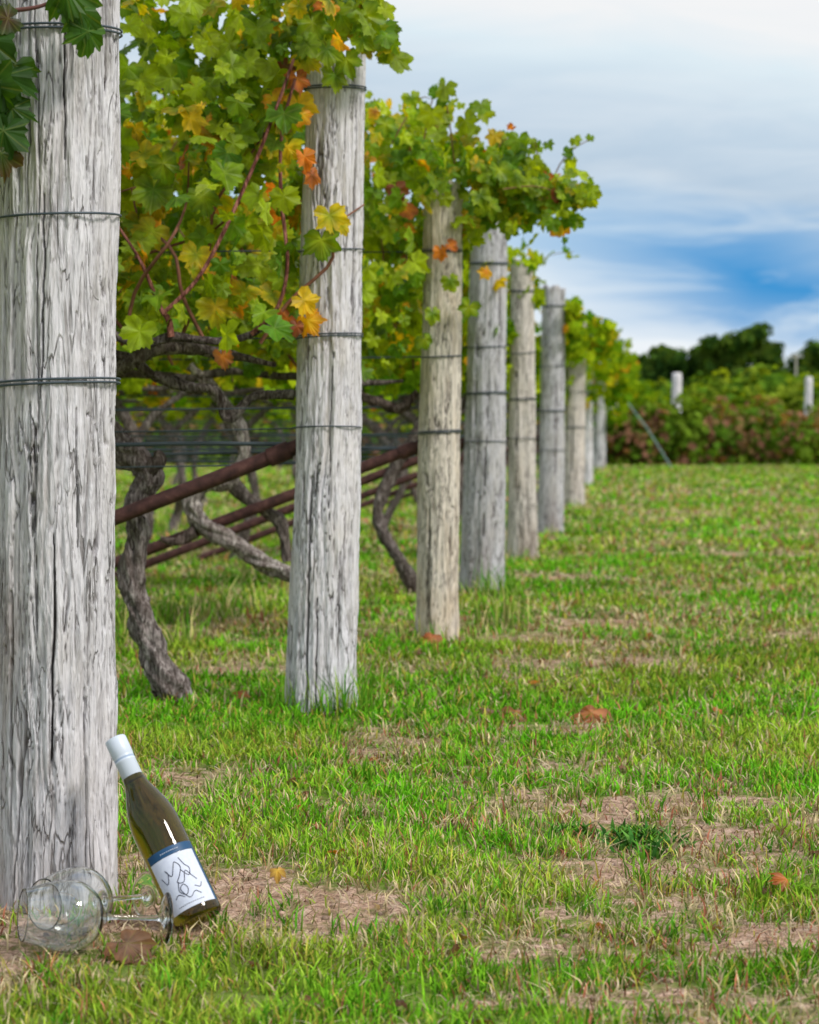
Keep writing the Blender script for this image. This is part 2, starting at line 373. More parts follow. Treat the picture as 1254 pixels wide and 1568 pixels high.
for q in range(300):
    yy=rng.uniform(2.7,7.5);tuft(rng.uniform(-.16,.17)*yy,yy,.03,20,.05,gr,.0036,.65)
dk=[(.05,.17,.03),(.08,.22,.03),(.12,.28,.05)]
for q in range(9): # flat weed patch
    tuft(.40+rng.normal(0,.07),4.28+rng.normal(0,.07),.05,40,.05,dk,.009,.95)
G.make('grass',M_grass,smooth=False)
# ------------------------------------------------------------------ leaves
half=[(0,1.0),(6,.86),(12,.90),(18,.78),(25,.78),(33,.64),(41,.78),(47,.79),(55,.96),(62,.80),(70,.82),(80,.70),(88,.62),(97,.74),(106,.74),(114,.84),(124,.70),(138,.72),(152,.62),(168,.46),(178,.12)]
def outline(h):
    a=[(math.radians(d),r) for d,r in h]
    return np.array(a+[(-x,r) for x,r in a[1:]][::-1])
OUT=outline(half);OUT_L=outline([(0,1),(28,.70),(55,.94),(85,.66),(115,.82),(150,.64),(178,.12)])
class Leaves:
    def __init__(s): s.V=[];s.F=[];s.C=[];s.U=[];s.n=0
    def add(s,P,N,tip,size,col,ecol,low=False,curl=None):
        n=len(P);O=OUT_L if low else OUT;m=len(O)
        N=N/(np.linalg.norm(N,axis=1)[:,None]+1e-9)
        tip=tip-N*np.sum(tip*N,1)[:,None];tip/=np.linalg.norm(tip,axis=1)[:,None]+1e-9
        S=np.cross(N,tip)
        lx=np.sin(O[:,0])*O[:,1];ly=-np.cos(O[:,0])*O[:,1]
        jit=1+rng.normal(0,.05,(n,m));lx=lx[None]*jit*rng.uniform(.85,1.15,(n,1));ly=ly[None]*jit
        cu=rng.uniform(-.1,.7,(n,1)) if curl is None else curl
        lz=.40*np.abs(lx)*rng.uniform(-.5,1.4,(n,1))-cu*.5*(lx**2+ly**2)+.12*np.sin(O[:,0][None]*5+rng.uniform(0,6,(n,1)))*np.hypot(lx,ly)
        sz=size[:,None]
        V=np.zeros((n,m+1,3));V[:,0]=P
        V[:,1:]=P[:,None]+S[:,None]*(lx*sz)[...,None]+(tip[:,None]*(-ly*sz)[...,None])+N[:,None]*(lz*sz)[...,None]
        b=(np.arange(n)*(m+1))[:,None,None];i=np.arange(m)
        tri=np.stack([np.zeros(m,int),1+i,1+(i+1)%m],-1)[None]
        cc=np.zeros((n,m+1,3));cc[:,0]=col;cc[:,1:]=(ecol[:,None]*.8+col[:,None]*.2)*rng.uniform(.8,1.15,(n,m,1))
        U=np.zeros((n,m+1,2));U[:,1:,0]=lx;U[:,1:,1]=ly
        s.V.append(V.reshape(-1,3));s.F.append((b+tri).reshape(-1,3)+s.n);s.n+=n*(m+1);s.C.append(cc.reshape(-1,3));s.U.append(U.reshape(-1,2))
    def make(s,name,mat,parent=None):
        return mk(name,np.concatenate(s.V),np.concatenate(s.F),mat,col=np.concatenate(s.C),uv=np.concatenate(s.U),parent=parent,smooth=False)
GR=np.array([.075,.19,.008]);YG=np.array([.33,.42,.012]);YL=np.array([.75,.53,.02]);OR=np.array([.66,.22,.025]);RU=np.array([.32,.08,.03]);SHADED=np.array([.03,.085,.010]);BR=np.array([.22,.10,.045])
def leafcols(n,autumn=1.0,P=None):
    k=rng.random((n,1))**1.1;r=rng.random((n,1))
    c=GR*(1-k)+YG*k
    if P is not None:
        z=fbm(P[:,0]*4,P[:,1]*4,P[:,2]*4,77,2)[:,None];c=c*(.6+.9*z)
        z2=fbm(P[:,0]*6+4,P[:,1]*6,P[:,2]*6,78,2)[:,None];r=np.where(z2>.66,r*.45,r)
    e=c.copy()
    a=.021*autumn;e=np.where(r<a*4.4,YL*.7,e);c=np.where(r<a*1.8,YL*.9,c);e=np.where(r<a*1.1,OR,e);c=np.where(r<a*.4,OR,c);e=np.where(r<a*.4,RU,e);c=np.where(r<a*.15,BR,c)
    return c*rng.uniform(.75,1.2,(n,1)),e*rng.uniform(.75,1.2,(n,1))
rows=[
 dict(i=0,L=2.2,d=500,T=1.95,b=1.05,ext=-.13,br=1.1,s=.055,low=False),
 dict(i=1,L=3.0,d=1150,T=2.10,b=.98,ext=.20,br=1.74,s=.048,low=False),
 dict(i=2,L=3.6,d=1000,T=1.88,b=.98,ext=.52,br=1.50,s=.046,low=False),
 dict(i=3,L=4.2,d=650,T=1.70,b=.97,ext=.10,br=1.15,s=.054,low=True),
 dict(i=4,L=5.0,d=600,T=1.76,b=.95,ext=.10,br=1.50,s=.056,low=True),
 dict(i=5,L=6.5,d=500,T=1.74,b=.98,ext=.22,br=1.30,s=.06,low=True),
 dict(i=6,L=8.0,d=420,T=1.90,b=.95,ext=.40,br=1.30,s=.065,low=True),
 dict(i=7,L=10.,d=340,T=2.05,b=.9,ext=.62,br=1.15,s=.075,low=True),
 dict(i=8,L=13.,d=280,T=2.25,b=.85,ext=.50,br=.9,s=.09,low=True),
 dict(i=9,L=14.,d=260,T=1.9,b=.7,ext=.9,br=.6,s=.09,low=True)]
for R in rows:
    k=R['i'];po=posts[k];x0=po['x'];y0=po['y']+ (.02 if k else 0)
    e=empty('grapevine',(0,0,0))
    Lf=Leaves();CN=MB();TR=MB()
    ext=R['ext'];n=int(R['d']*(R['L']+max(ext,0))*1.7)
    u=rng.uniform(-ext,R['L'],n);
    if k in(1,2):
        far_=u>1.7;u=u[~(far_&(rng.random(n)<.55))];n=len(u)
    yo=rng.normal(0,.18,n);zr=rng.random(n)
    t=np.clip(-u/max(ext,.01),0,1) if ext>0 else np.zeros(n)
    nz=fbm(u*2.2+k*9,yo*2,None,200+k,3)-.5
    top=R['T']+nz*.28-.22*t**1.5
    if k==2: top=R['T']+nz*.30-.30*t**1.1
    bot=np.where(u<.10,R['b']+(R['br']-R['b'])*np.clip((.10-u)/.13,0,1),R['b'])+(fbm(u*3+k*5,yo*2,None,230+k,3)-.5)*.40
    if k==2: bot=np.where(u<.06,1.10+.40*np.clip((.06-u)/.24,0,1),R['b'])+(fbm(u*5,yo*2,None,233,3)-.5)*.36
    z=bot+(top-bot)*zr
    P=np.stack([x0-u,y0+yo,z],-1)
    hole=fbm(P[:,0]*4.6,P[:,1]*3.3,P[:,2]*4.6,300+k,2)
    keep=(hole>(.35 if k!=2 else .33)+(.15 if k!=2 else .11)*sst(.30,.8,(z-R['b'])/(R['T']-R['b'])))&(top>bot)
    if k==2: keep&=(rng.random(n)<1-.45*t**1.5)
    nearpost=(np.abs(P[:,0]-(x0+po['lean']*.8))<po['r']*1.15)&(yo<.05)&(z<po['h']-.02)
    if k in(1,3,4,5): keep&=~(nearpost&(rng.random(n)<(.985 if k==1 else .9)))
    if k==2: keep&=~(nearpost&(rng.random(n)<np.where(z>1.45,.25,.65)))
    P=P[keep];yo=yo[keep];n=len(P)
    sg=np.where(yo<0.03,-1.,1.)
    N=np.stack([rng.normal(0,.75,n),sg*.75+rng.normal(0,.45,n),.4+rng.normal(0,.45,n)],-1)
    tip=np.stack([rng.normal(0,.5,n),rng.normal(0,.4,n),-1+rng.normal(0,.4,n)],-1)
    c,ec=leafcols(n,{0:.6,1:1.6,2:1.2,3:1.4,4:1.2}.get(k,.7),P)
    Lf.add(P,N,tip,R['s']*rng.uniform(.45,1.3,n),c,ec,R['low'])
    if 1<=k<=5:
        for q in range(int((R['L']*.6+ext)*(9 if k<3 else 4))):
            uu=rng.uniform(-ext*.8,min(R['L'],2.0));zt=R['T']-.1-(.25*max(0,-uu/max(ext,.1)));dx_=rng.normal(0,.12)+(.08 if uu<0 else 0);hh=rng.uniform(.06,.17)*(1 if k<3 else .7)
            pts=np.array([[x0-uu,y0+rng.normal(0,.1),zt-.1],[x0-uu+dx_*.5,y0,zt+hh*.6],[x0-uu+dx_,y0,zt+hh]]);pts[1:,1]=pts[0,1]
            if k==1 and uu<.12 : continue
            CN.add(*tube(pts,[.003,.0025,.0015],5,n=8),(.22,.12,.05))
            cp_=catmull(pts,9)[2:];m_=len(cp_);cc_,ee_=leafcols(m_,.8)
            Lf.add(cp_+rng.normal(0,.02,(m_,3)),np.stack([rng.normal(0,.6,m_),-.7+rng.normal(0,.5,m_),.4+rng.normal(0,.4,m_)],-1),np.stack([rng.normal(0,.6,m_),np.zeros(m_),-1+rng.normal(0,.4,m_)],-1),R['s']*np.linspace(.9,.45,m_),cc_,ee_,R['low'])
    nc=int((R['L']+.2)*(7 if k<4 else 1.5))
    for q in range(nc):
        uu=rng.uniform(.1,R['L']);zb=R['b']-.02;a=rng.normal(0,.25);hgt=rng.uniform(.4,.9)
        P0=np.array([x0-uu,y0+rng.normal(0,.04)-(.16 if (k==1 and q%3==0) else 0),zb]);pts=[P0]
        for w in range(1,5): pts.append(P0+np.array([a*w*.25+rng.normal(0,.03),rng.normal(0,.03)*w,hgt*w/4*(1-.05*w)]))
        CN.add(*tube(pts,[.0055,.005,.0045,.0035,.002],6,n=14),(.20,.085,.05))
    nn=int(R['L']/.16)+2;uu=np.linspace(.12,R['L'],nn)
    pts=np.stack([x0-uu,y0+rng.normal(0,.03,nn),.92+rng.normal(0,.022,nn)],-1)
    rr=np.clip(.012+rng.random(nn)*.008,.01,.03);rr[0]=.006
    if k>3: rr*=1.2
    TR.add(*tube(pts,rr,10 if k>3 else 14,.30,400+k,n=nn*(10 if k<4 else 4)),(.8,.75,.72))
    sp_=1.35 if k<3 else 1.0
    vx=[.5+sp_*w+rng.normal(0,.15) for w in range(int(R['L']/sp_))]
    if k in(1,2): vx=vx[1:]
    for w,uu in enumerate(vx):
        bx=x0-uu;dr_=rng.choice([-1,1])*rng.uniform(.05,.22)
        pts=[[bx,y0,-.06],[bx+dr_*.5,y0+rng.normal(0,.03),.14],[bx+dr_,y0+rng.normal(0,.04),.34],[bx+dr_*.7,y0,.54],[bx+dr_*.2,y0,.70],[bx-dr_*.5,y0,.82],[bx-dr_*1.2,y0,.90]]
        TR.add(*tube(pts,[.042,.030,.026,.028,.034,.024,.016],12 if k>3 else 20,.45,500+k*7+w,n=60 if k<5 else 24),(.8,.75,.72))
        pts=[[bx+dr_*.3,y0,.68],[bx+dr_*.4+.08,y0,.80],[bx+dr_*.5+.22,y0,.91]]
        TR.add(*tube(pts,[.024,.018,.012],12,.4,600+k*7+w,n=24),(.8,.75,.72))
    R.update(Lf=Lf,CN=CN,TR=TR,e=e)
r1=rows[1];y1=posts[1]['y']+.12
def trunk(rowd,pts,Y,rad,seed,col,n=110,segs=30,rough=.42):
    P=[at(a,b,Y) for i,(a,b) in enumerate(pts)]
    rowd['TR'].add(*tube(P,rad,segs,rough,seed,n=n),col)
trunk(r1,[(300,1088),(268,1058),(238,1005),(212,940),(204,885),(212,820),(208,770),(228,728),(216,706),(190,690),(172,665),(150,640),(120,610)],y1,
      [.010,.040,.036,.031,.034,.029,.030,.036,.032,.038,.034,.028,.024],801,(1.1,1.05,1.03),n=190,segs=40,rough=.5)
trunk(r1,[(262,1040),(240,1060),(228,1085)],y1,[.022,.014,.008],802,(.7,.65,.6),n=24,segs=14)
trunk(r1,[(222,725),(243,705),(240,690)],y1-.02,[.024,.02,.008],803,(.6,.55,.5),n=20,segs=14)
trunk(r1,[(160,500),(188,520),(225,527),(262,516),(300,520),(345,522),(385,512),(420,490)],posts[1]['y']-.2,[.013,.010,.011,.013,.010,.009,.008,.006],804,(.55,.5,.5),n=80,segs=16,rough=.3)
trunk(r1,[(150,540),(200,550),(235,575),(280,590),(330,600),(350,640),(390,608),(450,604)],posts[1]['y']+.1,[.016,.013,.014,.014,.012,.013,.012,.012],805,(.8,.76,.72),n=80,segs=16)
trunk(r1,[(262,516),(258,490),(245,470),(215,400),(180,345)],posts[1]['y']-.22,[.010,.008,.006,.0045,.003],806,(1.2,.55,.45),n=40,segs=10,rough=.15)
trunk(r1,[(250,480),(300,430),(340,360),(390,250),(425,160),(450,90)],posts[1]['y']-.25,[.0055,.0055,.005,.005,.0045,.004],807,(1.3,.6,.5),n=60,segs=10,rough=.12)
trunk(r1,[(385,512),(425,470),(440,400),(430,300),(432,200),(452,120)],posts[1]['y']-.22,[.006,.005,.005,.005,.0045,.004],808,(1.2,.55,.45),n=60,segs=10,rough=.12)
r2=rows[2];Y3=posts[2]['y']
trunk(r2,[(520,1000),(500,930),(455,886),(400,860),(345,825),(308,798),(294,768),(315,742),(350,738),(372,700),(365,655),(330,600),(290,560)],Y3,
      [.034,.034,.028,.030,.031,.028,.030,.028,.022,.020,.022,.022,.016],811,(1.6,1.55,1.5),n=190,segs=36,rough=.5)
trunk(r2,[(350,738),(395,775),(430,800),(440,860)],Y3+.1,[.024,.022,.020,.018],812,(.9,.85,.8),n=50,segs=16)
trunk(r2,[(300,815),(270,830),(245,825)],Y3,[.022,.018,.010],813,(.7,.6,.55),n=24,segs=12)
trunk(r2,[(640,600),(610,625),(560,610),(500,590)],Y3+.05,[.012,.018,.018,.015],814,(.7,.6,.55),n=40,segs=12)
def put(rowd,lst,Y,dz=0):
    for (px,py,size,ci,ce,ang,tilt) in lst:
        P=at(px,py,Y+rng.uniform(-.03,.03))[None]
        N=np.array([[math.sin(tilt),-1,.25+rng.normal(0,.15)]]);tp=np.array([[math.sin(ang),0,-math.cos(ang)]])
        rowd['Lf'].add(P,N,tp,np.array([size]),ci[None]*rng.uniform(.9,1.1),ce[None],False,np.array([[rng.uniform(.3,1.0)]]))
yp=posts[1]['y']-.17
put(r1,[(478,35,.062,YG,GR,.2,.3),(520,20,.06,GR,YG,-.4,-.4),(560,25,.065,YG*.9,GR,.5,.2),(500,75,.055,GR,YG,0,.5),(530,90,.055,YG,GR,.3,-.2),(470,90,.05,YG,YL,-.3,.2),(512,115,.05,GR,YG,.1,.5),(555,60,.04,GR,YG,.8,0),(590,15,.035,YG,YG,.9,.4),
  (455,120,.042,OR,RU,.2,.8),(418,150,.04,YL,OR,.6,-.5),(456,160,.055,YL,YL*.9,.1,.4),(463,175,.035,YL,OR,-.3,.3),(440,225,.055,YL,YG,-.2,-.3),(466,240,.042,OR,OR,.35,.9),(478,268,.04,RU,OR,.1,1.1),
  (505,330,.052,YG,YL,.2,.4),(492,368,.06,YG,GR,.1,-.3),(520,340,.04,YG,YL,.7,.6),
  (465,460,.05,YL,YL,.9,.5),(440,488,.04,OR,RU,-.8,.8),(470,490,.045,YL,OR,.6,-.3),(455,500,.03,RU,BR,0,.7),
  (330,470,.06,YL,YG,.1,.2),(360,465,.045,YL,OR,.5,-.4),(375,445,.05,YG,YL,-.4,.4),(355,430,.03,RU,OR,.3,.9),(340,545,.04,OR,BR,.2,.6),(310,300,.06,YG,GR,.3,.2),(235,290,.075,GR*1.1,YG*.7,-.1,.1),(250,250,.06,YG*.8,GR,.3,.1),(420,360,.06,YG,YG,.4,-.2),(300,390,.055,YG,YL,-.3,.2),(215,460,.055,GR,YG,.1,.5),(390,300,.055,YG,YL,-.4,.2),(395,405,.05,YG*1.1,YG,.2,.3)],yp)
y3=posts[2]['y']-.2
put(r2,[(630,150,.045,GR,YG,.3,.4),(590,190,.05,YG,GR,0,.2),(575,170,.03,RU,YL,.3,.6),(830,285,.04,YG,GR,.9,.3),(848,300,.03,YL,BR,.6,.5),(675,385,.04,OR,OR,.2,.7),(690,375,.035,OR,RU,1.2,.6),(662,480,.045,GR,YG,0,.4),(650,520,.04,YG,GR,.4,.4),(718,470,.05,YG,GR,-.4,.3),(790,270,.05,GR,YG,.5,.1),(765,260,.05,YG,GR,.2,.4),(690,430,.045,GR,YG,.3,.2),(735,300,.05,GR,YG,.3,.2),(750,315,.05,YG,GR,.3,.2),(745,415,.035,OR,YL,.3,.9)],y3)
r2['CN'].add(*tube([at(600,220,y3),at(622,180,y3),at(645,150,y3),at(662,152,y3)],[.003,.0025,.002,.001],5,n=10),(.22,.12,.05))
r2['CN'].add(*tube([at(770,290,y3),at(810,285,y3),at(840,290,y3),at(858,305,y3)],[.003,.0025,.002,.001],5,n=10),(.22,.12,.05))
y0=posts[0]['y']-.16
put(rows[0],[(8,115,.055,SHADED,SHADED,.1,.3),(-15,130,.06,SHADED*1.3,GR*.6,.4,-.3),(5,200,.055,SHADED*1.2,SHADED,-.1,.6),(22,100,.045,SHADED*1.4,GR*.5,-.5,.2),(18,165,.04,SHADED*1.3,SHADED,.2,.2),(2,235,.04,SHADED,BR*.5,.2,1.0),(122,15,.05,SHADED*1.6,GR*.6,.2,.4),(135,48,.04,SHADED*1.8,GR*.6,-.1,.8),(100,-20,.055,SHADED*1.6,GR*.6,.2,-.4),(-25,180,.06,SHADED,SHADED,0,0),(12,28,.035,BR*.5,SHADED,-1.2,.3),(-20,60,.06,SHADED,SHADED,0,.3)],y0)  # shade painted into these leaves: darker greens than the rest of the canopy
rows[0]['CN'].add(*tube([at(-60,40,y0+.03),at(0,20,y0+.03),at(60,10,y0+.02),at(110,-10,y0+.02)],[.004,.004,.003,.003],6,n=20),(.16,.07,.06))
for R in rows:
    R['Lf'].make('leaves',M_leaf if R['i']<3 else M_leaf_far,parent=R['e'])
    R['CN'].make('canes',M_attr,parent=R['e']);R['TR'].make('trunks_and_cordons',M_bark,parent=R['e'])
# ------------------------------------------------------------------ wires and braces
for R in rows:
    k=R['i'];po=posts[k];W=MB()
    hs=[at(0,py,po['y'])[2] for py in rings[k]] or [.8,1.1]
    for hz in hs+[.62+.03*(k%3),.78+.02*(k%4)]:
        if hz>po['h']: continue
        P=[[po['x']-R['L']*t,po['y']+(po['r']*1.0 if t<.01 else .02),hz-.012*math.sin(math.pi*min(1,t*2))] for t in np.linspace(0,1,12)]
        W.add(*tube(P,[.0019 if k<2 else .0027]*12,6))
    hz=[.70,.69,.66,.60,.71,.57,.64,.5,.45,.6][k]
    P=[[po['x']-.1-R['L']*t,po['y']+.04,hz+.012*math.sin(t*9+k)] for t in np.linspace(0,1,20)]
    W.add(*tube(P,[.0055]*20,8));W.make('trellis_wire',M_wire)
    if k>=1:
        z0=.70 if k==1 else .69
        Bp=MB();L=1.85
        a=np.array([po['x']-po['r']*.5,po['y']+.03,z0]);b=a+np.array([-L,.06,-z0-.02])
        P=a+(b-a)*np.linspace(0,1,14)[:,None]
        Bp.add(*tube(P,[.020]*14,16));Bp.add(*tube(a+(b-a)*np.linspace(0.02,.05,3)[:,None],[.025]*3,16))
        Bp.make('brace_pipe',M_rust)
# ------------------------------------------------------------------ wine bottle
def lathe(prof,segs=64):
    prof=np.asarray(prof,float);th=np.linspace(0,2*np.pi,segs,endpoint=False)
    V=np.stack([prof[:,0][:,None]*np.cos(th),prof[:,0][:,None]*np.sin(th),prof[:,1][:,None]+0*th],-1).reshape(-1,3)
    return V,quads_grid(len(prof),segs)
base=at(306,1425,3.545);tp=at(173,1124,3.655)
gz=float(height(np.array([base[0]]),np.array([base[1]]))[0])
ax=Vector(tp-np.array([base[0],base[1],gz+.018])).normalized()
fd=Vector((.16,-1,0.1));fd=(fd-ax*fd.dot(ax)).normalized();yl=-fd;xl=yl.cross(ax)
Mx=Matrix((( xl.x,yl.x,ax.x,base[0]),(xl.y,yl.y,ax.y,base[1]),(xl.z,yl.z,ax.z,gz+.017),(0,0,0,1)))
bt=empty('wine_bottle');bt.matrix_world=Mx
prof=[(.0005,.004),(.02,.003),(.032,.0005),(.0355,.002),(.0372,.006),(.0375,.012)]+[(.0375,z) for z in np.linspace(.03,.150,7)]
sh=np.array([[.0375,.150],[.0368,.165],[.0335,.185],[.0265,.207],[.0195,.226],[.0158,.243],[.0148,.262]])
prof+= [tuple(q) for q in catmull(sh,26)[1:]]+[(.0147,.30),(.014,.305),(.0005,.305)]
s=NT('bottle_glass')
g=s.n('ShaderNodeBsdfPrincipled');g.inputs['Base Color'].default_value=(.13,.10,.004,1);g.inputs['Roughness'].default_value=.02
g.inputs['Transmission Weight'].default_value=.94;g.inputs['IOR'].default_value=1.42;g.inputs['Specular IOR Level'].default_value=.5
M_bg=s.done(g.outputs[0])
mk('bottle_body',*lathe(prof,96),M_bg,parent=bt)
cp=[(.0152,.236),(.0158,.2365),(.0158,.268),(.0162,.2685),(.0162,.271),(.0158,.2715),(.0160,.279),(.0166,.280),(.0167,.306),(.016,.3085),(.0145,.309),(.0005,.309)]
s=NT('capsule_white');tc=s.n('ShaderNodeTexCoord').outputs['Object'];sp=s.n('ShaderNodeSeparateXYZ');s.l(tc,sp.inputs[0])
bnd=s.ramp(s.math('MULTIPLY',sp.outputs[2],3),[(.0,g3(0)),(.8145,g3(0)),(.817,g3(1)),(.823,g3(1)),(.8255,g3(0))])
M_cap=s.done(s.princ(s.mix(bnd,(.56,.62,.71),(.25,.33,.45)),.35,.5))
mk('screw_cap',*lathe(cp,64),M_cap,parent=bt)
def arc_patch(r,a0,a1,z0,z1,n=60):
    a=np.radians(np.linspace(a0,a1,n))-np.pi/2
    V=[];
    for z in (z0,z1): V.append(np.stack([r*np.cos(a),r*np.sin(a),np.full(n,z)],-1))
    V=np.concatenate(V);i=np.arange(n-1);return V,np.stack([i,i+1,n+i+1,n+i],-1)
s=NT('label_paper');tc=s.n('ShaderNodeTexCoord').outputs['Object'];n=s.noise(tc,200,3)
M_lab=s.done(s.princ(s.ramp(n,[(.3,(.56,.60,.72)),(.7,(.63,.67,.77))]),.6,.3))
s=NT('label_blue');M_lb=s.done(s.princ((.006,.06,.15),.5,.4))
s=NT('label_ink');M_ink=s.done(s.princ((.01,.012,.035),.6,.3))
mk('label',*arc_patch(.0379,-58,62,.016,.100),M_lab,parent=bt)
mk('label_band',*arc_patch(.0379,-58,62,.1005,.113),M_lb,parent=bt)
mk('label_edge',*arc_patch(.0379,62.4,72,.016,.113,12),M_lb,parent=bt)
ink=MB()
def onlab(pts):
    P=[]
    for a,z in pts:
        t=math.radians(a)-math.pi/2;P.append([.0381*math.cos(t),.0381*math.sin(t),z])
    return P
for st in [[(-42,.074),(-32,.062),(-22,.075),(-26,.082),(-16,.070),(-6,.080),(2,.088),(10,.078),(0,.066),(-10,.058),(4,.055),(16,.070),(26,.060),(34,.052)],
           [(14,.092),(20,.080),(28,.072),(22,.062),(14,.066),(8,.074)],[(-8,.058),(-14,.044),(-2,.036),(6,.044),(0,.052),(-10,.046),(2,.030),(18,.036),(30,.030)],
           [(-30,.036),(-20,.040),(-8,.034)],[(22,.044),(34,.040),(42,.046)]]:
    ink.add(*tube(onlab(st),[.0006]*len(st),5,n=len(st)*7))
for q in range(13):
    a=-32+q*5; ink.add(*tube(onlab([(a,.0225),(a+3.2,.0225)]),[.0005,.0005],4))
ink.make('label_drawing',M_ink,parent=bt)
lt=MB()
for q in range(9):
    a=-20+q*5;P=[[.0382*math.cos(math.radians(b)-math.pi/2),.0382*math.sin(math.radians(b)-math.pi/2),.1065] for b in (a,a+3)]
    lt.add(*tube(P,[.0007,.0007],4))
lt.make('label_lettering',M_lab,parent=bt)
# ------------------------------------------------------------------ wine glasses
s=NT('clear_glass');g=s.n('ShaderNodeBsdfGlass');g.inputs['IOR'].default_value=1.5;g.inputs['Roughness'].default_value=0.0;g.inputs['Color'].default_value=(.99,1,1,1)
M_gl=s.done(g.outputs[0])
def wineglass(foot,bowl):
    outer=catmull([(.0345,0),(.037,.0012),(.030,.0035),(.012,.006),(.0048,.012),(.0036,.03),(.0034,.06),(.0042,.082),(.010,.092),(.032,.104),(.0480,.125),(.0515,.145),(.0480,.170),(.0405,.196),(.0370,.210)],90)
    inner=catmull([(.0358,.210),(.0393,.196),(.0468,.170),(.0503,.145),(.0468,.126),(.031,.1058),(.010,.097),(.0004,.0955)],50)
    prof=np.vstack([[(.0005,.0012)],[(.030,.0004)],outer,inner]);
    V,F=lathe(prof,72)
    f=Vector(foot);a=(Vector(bowl)-f).normalized();x=Vector((0,0,1)).cross(a).normalized();y=a.cross(x)
    Mx=Matrix(((x.x,y.x,a.x,f.x),(x.y,y.y,a.y,f.y),(x.z,y.z,a.z,f.z),(0,0,0,1)))
    o=mk('wine_glass',V,F,M_gl);o.matrix_world=Mx;return o
A=at(256,1400,3.455);A[2]=.039;Bq=at(52,1400,3.39);Bq[2]=.056
wineglass(A,Bq)
A=at(226,1400,3.62);A[2]=.039;Bq=at(75,1400,3.47);Bq[2]=.056
A=A+(A-Bq)*.02;wineglass(A,Bq)
# ------------------------------------------------------------------ fallen leaves
FL=Leaves()
spots=[(905,1108,.07,OR),(660,993,.06,OR),(195,1478,.045,BR),(425,1365,.02,YL),(1205,1375,.025,OR),(375,1080,.03,OR),(745,1100,.06,BR),(790,1105,.05,OR*.8),(1100,1105,.02,OR),(330,975,.03,BR),(640,1010,.02,BR)]
for px,py,sz,c in spots:
    Yg=FP*CAMH/(py-655.);P=at(px,py,Yg);P[2]=height(P[0:1],P[1:2])[0]+.026
    FL.add(P[None],np.array([[rng.normal(0,.4),-.5,.8]]),rng.normal(0,1,(1,3)),np.array([sz]),c[None]*.8+.08,(RU if c is OR else BR)[None],False,np.array([[1.4]]))
n=230;y=2.6+rng.random(n)**1.4*18;x=rng.uniform(-1,1,n)*(.18*y+.3)
c=np.where(rng.random((n,1))<.6,BR,np.where(rng.random((n,1))<.4,OR*.7,np.array([.35,.26,.15])))*rng.uniform(.5,1.2,(n,1))
FL.add(np.stack([x,y,height(x,y)+.014],-1),np.stack([rng.normal(0,.4,n),rng.normal(-.2,.4,n),np.ones(n)],-1),rng.normal(0,1,(n,3)),rng.uniform(.006,.018,n)*(1+.05*y),c,c*.7,False,np.full((n,1),1.2))
FL.make('fallen_leaves',M_leaf)
PB=MB();n=1300
for q in range(n):
    yy=rng.uniform(2.6,6);xx=rng.uniform(-1,1)*(.18*yy+.2)
    if bare(np.array([xx]),np.array([yy]))[0]<.5: continue
    r=rng.uniform(.002,.007);th=np.linspace(0,2*np.pi,7,endpoint=False)
    V=[];hz=float(height(np.array([xx]),np.array([yy]))[0])
    for f_,zq in ((.05,-.7),(.8,-.3),(1,.1),(.7,.55),(.05,.75)):
        V.append(np.stack([xx+np.cos(th)*r*f_*rng.uniform(.8,1.2,7),yy+np.sin(th)*r*f_*rng.uniform(.8,1.2,7),np.full(7,hz+r*zq)],-1))
    c=np.array([.45,.31,.23])*rng.uniform(.4,1.2)
    PB.add(np.concatenate(V),quads_grid(5,7),c)
PB.make('pebbles',M_attr)
# ------------------------------------------------------------------ background hedges / trees
def blob_leaves(cent,rad,n,size,cols,seed,up=.3,q0=.55):
    cent=np.asarray(cent,float);rad=np.asarray(rad,float);m=len(cent)
    w=rad[:,0]*rad[:,2];k=rng.choice(m,n,p=w/w.sum())
    d=rng.normal(0,1,(n,3));d/=np.linalg.norm(d,axis=1)[:,None];q=rng.uniform(q0,1.05,n)[:,None]
    P=cent[k]+d*rad[k]*q
    P[:,2]=np.abs(P[:,2])
    nz=fbm(P[:,0]*1.1,P[:,1]*1.1,P[:,2]*1.1,seed,3)
    cl=np.array(cols)[np.clip(((nz-.3)/.4*len(cols)).astype(int)+rng.integers(-1,2,n),0,len(cols)-1)]*rng.uniform(.5,1.3,(n,1))
    return P,d+rng.normal(0,.5,(n,3))+np.array([0,0,up]),cl
def mass(name,cent,rad,n,size,cols,seed,parent=None):
    L=Leaves();P,N,c=blob_leaves(cent,rad,n,size,cols,seed)
    L.add(P,N,rng.normal(0,1,(n,3)),size*rng.uniform(.6,1.3,n),c,c*1.1,True)
    return L.make(name,M_leaf_far,parent)
hg=[(.05,.12,.012),(.11,.22,.02),(.18,.29,.025),(.07,.15,.015),(.24,.32,.03)]
rd=[(.10,.20,.02),(.24,.16,.07),(.30,.15,.10),(.12,.23,.02),(.18,.28,.03),(.14,.23,.02)]
cc=[];rr=[]
for xx in np.arange(-16,26,.55):
    cc.append((xx,48+rng.normal(0,.4),.5));rr.append((.55,.7,rng.uniform(.5,.95)))
mass('shrub_hedge',cc,rr,34000,.10,rd,900)
cc=[];rr=[]
for xx in np.arange(-20,30,.9):
    cc.append((xx,57+rng.normal(0,.8),.9));rr.append((.9,1.1,rng.uniform(.7,1.35)))
mass('vineyard_hedge',cc,rr,26000,.14,hg,901)
cc=[];rr=[]
for xx in np.arange(-30,50,1.4):
    cc.append((xx,92+rng.normal(0,2),1.4));rr.append((1.6,1.8,rng.uniform(.9,1.7)))
mass('distant_hedge',cc,rr,26000,.22,hg,902)
